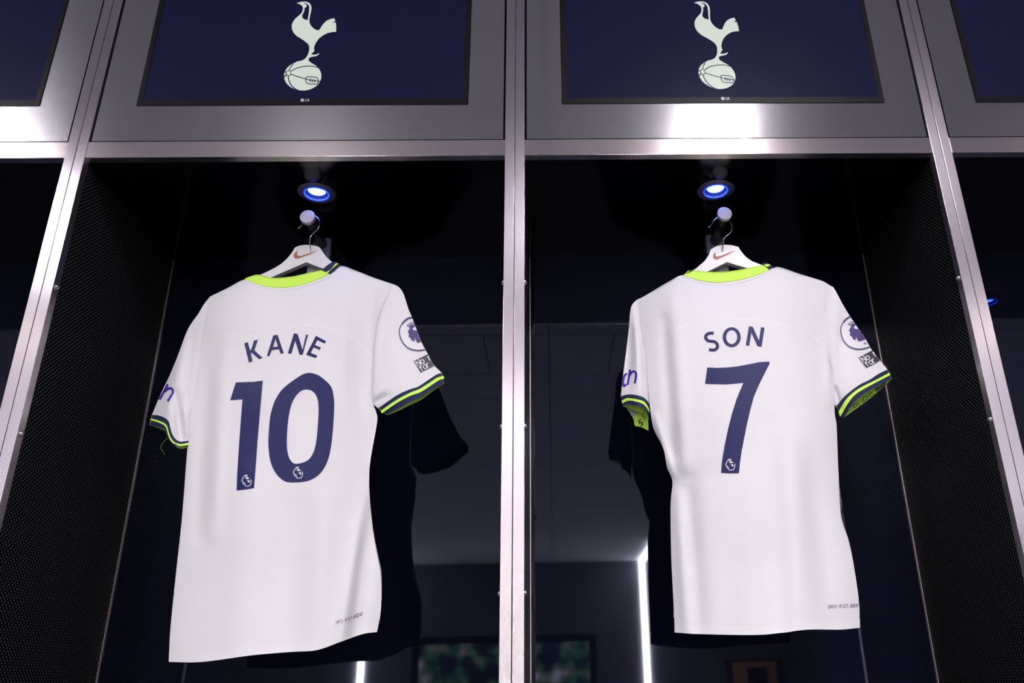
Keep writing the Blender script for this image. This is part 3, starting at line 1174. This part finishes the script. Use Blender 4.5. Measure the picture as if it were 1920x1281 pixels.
HEM1 = [(317, 1241), (379, 1241), (470, 1229), (543.6, 1222.5), (594, 1219), (640, 1203), (680, 1189), (707, 1185)]
shirt10 = dict(
    label='white football shirt with a two-digit navy number on its back', yaw=0.022, neck=(0.22, 0.66),
    T=[(394, 556), (425, 541), (459, 524), (480, 531), (503, 537), (537, 538.5), (570, 532.5), (597, 523), (618, 514), (639, 499), (668, 508), (700, 520.6), (737, 533)],
    B=HEM1,
    L=[(394, 556), (384, 600), (376, 648), (368, 700), (360, 760), (354, 826), (350.7, 850), (340.6, 977), (329, 1085), (319, 1186), (317, 1241)],
    R=[(737, 533), (722, 562), (709, 592), (702, 631), (698, 681), (697, 745), (705, 772), (707, 792), (695, 860), (692, 900), (694, 944), (700, 1001), (709, 1051), (714.5, 1085), (714, 1145), (707, 1185)],
    yoke=[(377, 648), (419, 631), (470, 618), (537, 612), (591, 611), (640, 624), (667, 640), (690, 657), (697, 672)],
    folds=[(705, 830, 640, 1195, 14, -0.011), (690, 900, 668, 1190, 16, 0.010), (470, 900, 440, 1230, 34, -0.006), (560, 960, 540, 1225, 30, 0.007), (610, 930, 590, 1215, 26, -0.006),
           (395, 640, 372, 1000, 18, 0.006), (415, 650, 400, 1000, 18, -0.005), (700, 560, 690, 800, 10, -0.004), (660, 690, 690, 790, 14, 0.005), (520, 560, 600, 600, 30, 0.003), (640, 560, 650, 760, 18, -0.004)],
    collar=[('collar_band', [(459.5, 522), (483, 515), (510, 520.5), (543.6, 519), (577, 512), (602, 506.5)], [(459.5, 524), (480, 531.5), (503, 537.5), (537, 538.8), (570, 533), (597, 523.5), (618, 514)], 'lime', -0.0012),
            ('collar_edge', [(459, 524), (480, 531), (503, 537), (537, 538), (570, 532.5), (597, 523), (619, 514)], [(458, 528), (479, 536), (503, 542.5), (537, 544), (571, 538), (599, 528), (622, 518)], 'white_plain', -0.0006),
            ('collar_trim', [(603, 507), (609, 501), (617, 495), (625, 489.5)], [(619, 514), (626, 509), (632, 503), (640, 496.5)], 'navy', -0.0016),
            ('collar_stripe', [(609, 511), (615, 506), (622, 500), (630, 493)], [(613, 512.5), (619, 507), (626, 501), (634.5, 494)], 'lime', -0.0024)],
    left=dict(seam=[(394, 556), (384, 600), (376, 648), (370, 700), (362, 755), (356, 800)], outer=[(394, 556), (382, 571), (372, 588), (352, 618), (335.5, 661.5), (319, 702), (302, 738), (285, 778)],
              inner=[(356, 800), (358, 813), (357, 826)], depth=0.020, lean=0.0,
              cuff=[[(285, 778), (296, 779), (308, 783), (316, 790), (319.5, 802), (323, 814), (330, 824), (339, 828), (357, 826)],
                    [(283, 785), (295, 788), (306, 792.5), (313, 798.5), (316.5, 810), (320, 820), (327, 829), (338.7, 833), (357, 830)],
                    [(282, 788), (294, 791.5), (305, 796), (311.5, 802), (315, 814), (319, 824), (326.5, 832.5), (339, 836.8), (357, 834)],
                    [(280.4, 797), (293, 800), (305, 804.5), (310, 808), (313.5, 818), (318, 827), (326, 835), (339, 838.5), (357, 836)]],
              folds=[(330, 740, 338, 822, 9, 0.014), (346, 770, 352, 826, 7, -0.008), (340, 660, 322, 770, 14, -0.006), (362, 620, 345, 740, 9, 0.005)]),
    right=dict(seam=[(737, 533), (722, 562), (709, 592), (702, 631), (698, 681), (695, 745)], outer=[(737, 533), (747, 538), (756, 550), (766, 580), (772, 594), (780.7, 617), (791, 643), (801, 662), (813, 684), (828, 699)],
               inner=[(695, 745), (699, 757), (709, 766)], depth=0.018, lean=-0.004,
               cuff=[[(828, 699), (818.5, 702.5), (805, 711), (784, 725), (768.7, 730), (743, 742), (709, 766)],
                     [(832, 705), (820, 708.5), (803, 719.7), (786, 730), (768.7, 737), (743, 750.6), (713.5, 771)],
                     [(833, 710), (822, 714), (804.7, 725.7), (787.6, 736), (768.7, 743), (744.6, 756), (716, 775.5)],
                     [(832.5, 719), (818, 726), (802, 735.5), (786, 746), (768.7, 754), (746, 767), (725, 778)]],
               folds=[(745, 570, 720, 720, 12, -0.003), (728, 560, 706, 720, 10, 0.003), (702, 742, 722, 728, 7, -0.004), (704, 754, 728, 742, 5, 0.004), (780, 660, 760, 735, 14, -0.003)]))

shirt7 = dict(
    label='white football shirt with a single-digit navy number, right of the centre post', yaw=0.018, neck=(0.23, 0.70),
    T=[(1193.7, 562.5), (1210.5, 554), (1254, 528), (1281, 516), (1313.6, 526), (1347, 529.5), (1380.7, 526), (1414, 517.5), (1446, 504.5), (1461, 501), (1500, 514), (1541.7, 527), (1557, 536)],
    B=[(1264.8, 1186), (1280, 1187), (1313.6, 1189), (1414, 1190.6), (1464.6, 1186.6), (1515, 1180.5), (1575, 1180.5), (1612, 1177)],
    L=[(1193.7, 562.5), (1202, 610), (1210, 660), (1214, 700), (1217, 745), (1224, 799), (1240, 832.7), (1246, 850), (1250.7, 877), (1260.8, 903.7), (1257.4, 950.7), (1259, 1051), (1264, 1152), (1264.8, 1186)],
    R=[(1557, 536), (1549, 580), (1546.5, 625), (1551, 670), (1558.5, 698), (1564, 732), (1565, 775), (1568.6, 799), (1571, 860), (1572, 883.6), (1577, 967.5), (1592, 1018), (1602, 1068), (1610.5, 1128.5), (1612, 1177)],
    yoke=[(1212, 672), (1228, 652), (1250, 634), (1265, 620), (1290, 608), (1330, 601), (1380.7, 598.5), (1437.7, 601), (1481, 614.6), (1521.6, 629.7), (1541.7, 644.8)],
    folds=[(1262, 560, 1285, 900, 16, -0.006), (1245, 600, 1262, 850, 12, 0.006), (1290, 900, 1312, 1185, 16, 0.007), (1272, 930, 1290, 1185, 12, -0.005), (1440, 800, 1460, 1185, 24, 0.006), (1480, 820, 1500, 1180, 26, -0.007), (1410, 900, 1400, 1185, 26, -0.006), (1545, 560, 1556, 760, 9, -0.005),
           (1520, 880, 1560, 1175, 24, 0.006), (1228, 780, 1262, 890, 7, -0.006), (1340, 560, 1420, 585, 26, 0.003)],
    collar=[('collar_band', [(1290, 508), (1300, 507), (1330, 509.5), (1364, 509), (1404, 502.5), (1437.7, 495.4)], [(1281.5, 516), (1313.6, 526), (1347, 529.5), (1380.7, 526), (1414, 517.5), (1445, 505)], 'lime', -0.0012),
            ('collar_edge', [(1281, 516), (1313.6, 525.6), (1347, 529), (1380.7, 525.6), (1414, 517), (1446, 504.5)], [(1279, 519), (1313, 531), (1347, 535), (1382, 531.5), (1416, 522.5), (1449, 508)], 'white_plain', -0.0006),
            ('collar_trim', [(1428, 494.5), (1432, 493), (1437, 492.5)], [(1442, 506), (1445, 504), (1451, 500)], 'navy', -0.0014),
            ('collar_stripe', [(1432, 496.3), (1436, 494.8), (1439, 494)], [(1437.5, 500), (1441.5, 499), (1445, 497.5)], 'lime', -0.0022),
            ('collar_trim', [(1295, 508), (1299, 505), (1304, 502.5)], [(1278, 517), (1286, 512.5), (1296, 508.5)], 'navy', -0.0010)],
    left=dict(seam=[(1193.7, 562.5), (1202, 610), (1210, 660), (1214, 700), (1219, 748)], outer=[(1193.7, 562.5), (1184.5, 573), (1181, 591), (1179.6, 611), (1175, 651.5), (1168.5, 702), (1164, 743)],
              inner=[(1219, 748), (1219, 754), (1218, 760)], depth=0.036, lean=0.0,
              cuff=[[(1164.2, 743.5), (1176.3, 740), (1190.4, 740.4), (1205.8, 745), (1213, 751), (1218, 760)],
                    [(1165.5, 751.5), (1176, 747), (1190, 748.3), (1206, 752.7), (1213, 760), (1218, 769)],
                    [(1166.5, 757), (1177, 751.8), (1190, 752.8), (1204.4, 757), (1212, 764.6), (1218, 775)],
                    [(1168, 761), (1177.7, 759), (1190.4, 760.4), (1203, 765), (1210.5, 771), (1217, 786)]],
              fold_over=([(1169, 757), (1176, 763), (1187, 782), (1196, 773), (1206, 766), (1215, 774)], [(1170, 763), (1176, 767), (1187.5, 786), (1190, 798), (1202, 801), (1216, 808)],
                         [(1168, 752), (1177, 750), (1190, 751), (1200, 755), (1208, 760), (1216, 770)]),
              folds=[(1190, 590, 1200, 735, 7, -0.007), (1180, 620, 1178, 735, 8, 0.006), (1205, 650, 1212, 750, 6, 0.006)]),
    right=dict(seam=[(1557, 536), (1549, 580), (1546.5, 625), (1551, 670), (1558.5, 698), (1562, 750)], outer=[(1557, 536), (1564, 541), (1582, 574), (1598.8, 601), (1622, 634.7), (1635.7, 658), (1664, 693)],
               inner=[(1562, 750), (1564, 758), (1568, 762)], depth=0.052, drop=0.015, lean=-0.004,
               cuff=[[(1664, 693.5), (1648, 701), (1629.8, 712.7), (1610, 722.6), (1585, 742), (1568, 762)],
                     [(1667.5, 699), (1640.5, 713.6), (1617, 725), (1599, 737), (1585, 751), (1571.5, 773)],
                     [(1669, 703.7), (1642, 717.6), (1621, 729), (1603, 740.6), (1590, 756.7), (1575, 782)],
                     [(1672, 710.5), (1656.7, 718), (1630, 732.5), (1610, 747), (1594, 764), (1583, 785)]],
               folds=[(1568, 560, 1562, 720, 9, -0.006), (1600, 640, 1590, 735, 16, -0.004), (1566, 728, 1572, 752, 4, 0.006)]))

SH10, body10, bvh10, sv10 = make_shirt(shirt10)
SH7, body7, bvh7, sv7 = make_shirt(shirt7)


# ------------------------------------------------------------------ prints on the shirts
def A_(p):
    return crop(p, 420, 690, 5.336)


one = A_([(120, 146), (200, 143), (300, 140), (390, 128), (372, 330), (355, 520), (335, 760), (318, 1000), (303, 1203), (250, 1213), (190, 1222), (128, 1228), (135, 1050), (150, 800), (165, 600), (180, 400), (188, 316), (130, 320), (63, 326)])
zo = A_([(855, 50), (910, 60), (970, 90), (1050, 160), (1085, 220), (1103, 330), (1103, 430), (1095, 560), (1085, 680), (1070, 800), (1045, 910), (1000, 1010), (940, 1080), (860, 1125), (780, 1143), (700, 1147), (640, 1145), (590, 1125), (530, 1070), (480, 980), (455, 880), (445, 760), (450, 630), (462, 500), (485, 400), (520, 310), (580, 220), (660, 150), (740, 95), (800, 60)])
zi = A_([(830, 217), (875, 228), (915, 265), (940, 330), (947, 430), (940, 560), (928, 700), (905, 820), (860, 905), (800, 945), (730, 960), (690, 950), (655, 905), (635, 830), (630, 740), (635, 620), (650, 480), (675, 370), (715, 290), (760, 240), (795, 222)])


def closed_curve(pts, n=90):
    return smooth_curve(list(pts) + [pts[0]], n)[:-1]


n1 = cloth_decal('number', [[one]], bvh10, 'navy_print', SH10)
n0 = cloth_decal('number', [[closed_curve(zo), closed_curve(zi, 70)]], bvh10, 'navy_print', SH10)


def K_(p):
    return crop(p, 420, 580, 7.117)


for L_ in ([[(272, 458), (320, 440), (352, 548), (362, 548), (403, 420), (457, 405), (408, 550), (520, 653), (470, 670), (375, 585), (362, 590), (383, 700), (335, 713)]],
           [[(660, 350), (717, 343), (800, 590), (757, 598), (735, 535), (640, 548), (610, 625), (572, 632)], [(690, 400), (722, 498), (655, 508)]],
           [[(935, 322), (985, 333), (1050, 540), (1095, 343), (1125, 340), (1052, 610), (1010, 610), (952, 425), (900, 597), (853, 590)]],
           [[(1228, 356), (1363, 428), (1346, 462), (1248, 415), (1215, 480), (1295, 513), (1280, 547), (1198, 512), (1160, 583), (1247, 620), (1228, 656), (1097, 610)]]):
    cloth_decal('name_letter', [[K_(q) for q in L_]], bvh10, 'navy_print', SH10)


def S_(p):
    return crop(p, 1300, 600, 12)


def ell(cx, cy, rx, ry, n=40):
    return [(cx + rx * math.cos(2 * PI * k / n), cy + ry * math.sin(2 * PI * k / n)) for k in range(n)]


sp_ = smooth_curve(S_([(458, 306), (400, 302), (340, 312), (292, 345), (276, 388), (292, 435), (340, 475), (400, 485), (465, 492), (522, 530), (543, 585), (530, 640), (480, 678), (420, 683), (353, 670)]), 50)
cloth_decal('name_letter', [stroke_poly(sp_, 5.9)], bvh7, 'navy_print', SH7)
cloth_decal('name_letter', [[S_(ell(862, 395, 204, 227)), S_(ell(862, 392, 122, 154))]], bvh7, 'navy_print', SH7)
cloth_decal('name_letter', [[S_([(1250, 148), (1335, 155), (1475, 465), (1520, 165), (1602, 178), (1535, 610), (1440, 600), (1305, 300), (1258, 590), (1178, 578)])]], bvh7, 'navy_print', SH7)
seven = crop([(145, 107), (250, 112), (350, 108), (450, 98), (560, 78), (690, 52), (792, 46), (797, 65), (740, 180), (680, 300), (630, 420), (595, 550), (560, 700), (530, 850), (505, 980), (488, 1100), (476, 1213), (380, 1215), (289, 1210), (300, 1080), (325, 930), (360, 760), (400, 600), (450, 440), (522, 268), (430, 278), (340, 285), (220, 282), (122, 280)], 1300, 670, 5.569)
n7 = cloth_decal('number', [[seven]], bvh7, 'navy_print', SH7)


def lion_small(cx, cy, bvh, parent):
    def q(p):
        return [(cx + (x - 770) / 32, cy + (y - 660) / 32) for x, y in p]
    ls = [stroke_poly(q([(620, 440), (545, 520), (505, 600), (490, 710), (560, 745), (590, 905), (655, 815), (690, 985), (800, 1008), (950, 980), (1025, 840), (1048, 700), (1000, 610)]), 1.25),
          [q([(560, 360), (620, 395), (680, 305), (720, 380), (790, 300), (830, 400), (780, 415), (630, 425)])],
          [q([(680, 520), (720, 465), (790, 450), (950, 530), (880, 570), (780, 580)])],
          [q([(790, 655), (900, 640), (960, 700), (945, 800), (860, 760)])]]
    cloth_decal('lion_mark', ls, bvh, 'badge', parent, 4.0, 0.0022)


lion_small(463.5, 901.5, bvh10, n1)
lion_small(559.5, 886.5, bvh10, n0)
lion_small(1369.5, 871.5, bvh7, n7)

# league badge and slogan patch on the right sleeves


def badge(sh, bvh, dx, dy, patch_o, patch_u, patch_v):
    def q(p):
        return [(x + dx, y + dy) for x, y in crop(p, 700, 560, 5.823)]
    ringc = smooth_curve(q([(430, 211), (370, 228), (315, 280), (286, 340), (290, 410), (320, 480), (370, 535), (430, 563), (490, 571), (560, 560), (620, 535)]), 40)
    disc = q([(430, 211), (370, 228), (315, 280), (286, 340), (290, 410), (320, 480), (370, 535), (430, 563), (490, 571), (560, 560), (620, 535), (680, 470), (640, 330), (540, 230)])
    bd = cloth_decal('league_badge', [[disc]], bvh, 'badge', sh, 1.5, 0.0012)
    cloth_decal('badge_ring', [stroke_poly(ringc, 1.9), stroke_poly(ringc[:9], 3.6)], bvh, 'purple', bd, 1.5, 0.0022)
    mane = q([(395, 335), (375, 370), (390, 390), (385, 425), (405, 435), (425, 468), (445, 475), (455, 440), (480, 490), (520, 480), (560, 465), (545, 430), (505, 390), (480, 352), (440, 352), (428, 335), (448, 312), (480, 312), (430, 292), (400, 312)])
    crown = [stroke_poly(q(p), 1.5) for p in ([(372, 312), (372, 290), (392, 303)], [(392, 300), (400, 268), (415, 292)], [(415, 292), (430, 260), (442, 288)], [(442, 288), (458, 262), (470, 290)], [(378, 316), (420, 298), (470, 292)])]
    cloth_decal('badge_lion', [[mane]] + crown + [stroke_poly(q([(538, 525), (543, 502), (560, 504), (556, 516), (541, 517)]), 0.8), stroke_poly(q([(566, 520), (570, 505), (580, 503)]), 0.8)], bvh, 'purple', bd, 1.5, 0.0024)
    o, u, v = Vector(patch_o), Vector(patch_u), Vector(patch_v)
    pt = cloth_decal('slogan_patch', [[[o, o + u * 1.5, o + u * 1.5 + v, o + v]]], bvh, 'patch', sh, 1.2, 0.0012)
    cell = u * 0.255
    tx = text_polys('No ro', o + v * 0.49 + u * 0.05, cell, -v * 0.42, 1.7, 0.90, 0.85)
    tx += text_polys('for ro', o + v * 0.93 + u * 0.06, cell, -v * 0.42, 1.7, 0.78, 0.85)
    cloth_decal('slogan_lettering', tx, bvh, 'badge', pt, 1.2, 0.0022)


badge(SH10, sv10['right'], 0, 0, (775.6, 677.6), (31.5, -15.6), (12.8, 21.6))
badge(SH7, sv7['right'], 826.5, -2.6, (1609.2, 671.4), (31, -17), (15.2, 19.6))

# sponsor letters on the left sleeves
cloth_decal('sponsor_letter', [stroke_poly(crop([(392, 290), (283, 497)], 260, 680, 7.114), 4.0), stroke_poly(smooth_curve(crop([(345, 392), (400, 348), (442, 350), (458, 385), (442, 430), (390, 520)], 260, 680, 7.114), 24), 4.3)], sv10['left'], 'violet', SH10, 2.0)
cloth_decal('sponsor_letter', [stroke_poly(crop([(368, 238), (335, 442)], 1130, 660, 7.12), 3.9), stroke_poly(smooth_curve(crop([(352, 335), (385, 278), (425, 262), (447, 290), (445, 345), (430, 421)], 1130, 660, 7.12), 24), 4.0)], sv7['left'], 'violet', SH7, 2.0)
cloth_decal('sponsor_letter', [stroke_poly(smooth_curve(crop([(330, 298), (305, 303), (284, 345), (274, 400), (278, 448), (292, 458), (314, 432)], 1130, 660, 7.12), 24), 4.0)], sv7['left'], 'violet', SH7, 2.0)

# small print by the hems
hp = text_polys('DRI-FIT', (631, 1170.5), (4.25, -1.35), (-0.5, -5.0), 0.85) + text_polys('ADV', (661.3, 1159.8), (6.6, -1.85), (1.2, -6.2), 1.3)
cloth_decal('hem_print', hp, bvh10, 'grey_print', SH10, 3.0, 0.0016)
hp = text_polys('DRI-FIT', (1552.6, 1141), (5.5, -0.3), (-0.4, -5.2), 0.95) + text_polys('ADV', (1593.5, 1138.7), (4.9, -0.3), (0.5, -5.2), 1.2)
cloth_decal('hem_print', hp, bvh7, 'grey_print', SH7, 3.0, 0.0016)

# words knitted into the lining of the open cuffs


def lining_text(lin, txt, o, u, v, w, parent):
    og = ORG[lin.name]
    me = lin.data
    b = BVHTree.FromPolygons([x.co + og for x in me.vertices], [list(p.vertices) for p in me.polygons][len(me.polygons) // 2:])
    cloth_decal('lining_lettering', text_polys(txt, o, u, v, w), b, 'navy', parent, 2.0, 0.0008)


lining_text(sv7['right_lin'], 'SPURS', (1592, 777), (10.2, -6.9), (-4.2, -9.0), 1.2, shirt7['right']['cf'])
lining_text(sv7['right_lin'], 'SPU', (1644, 735), (10.0, -6.0), (-3.0, -5.5), 2.2, shirt7['right']['cf'])
cloth_decal('lining_lettering', text_polys('S', (1202, 799), (5, -4.5), (-4.5, -9), 2.0) + text_polys('S', (1207, 789), (5, -5), (-3, -9), 0.9), sv7['left_fold'], 'navy', shirt7['left']['cf'], 2.0, 0.0008)

# loose thread under the left cuff of the two-digit shirt
th = [at(p.x, p.y, Y0 + 0.05) for p in smooth_curve(crop([(385, 1010), (330, 1060), (300, 1110), (300, 1150), (325, 1185), (345, 1232)], 260, 680, 7.114), 24)]
tube('loose_thread', th, 0.0005, 'thread', SH10, 6)
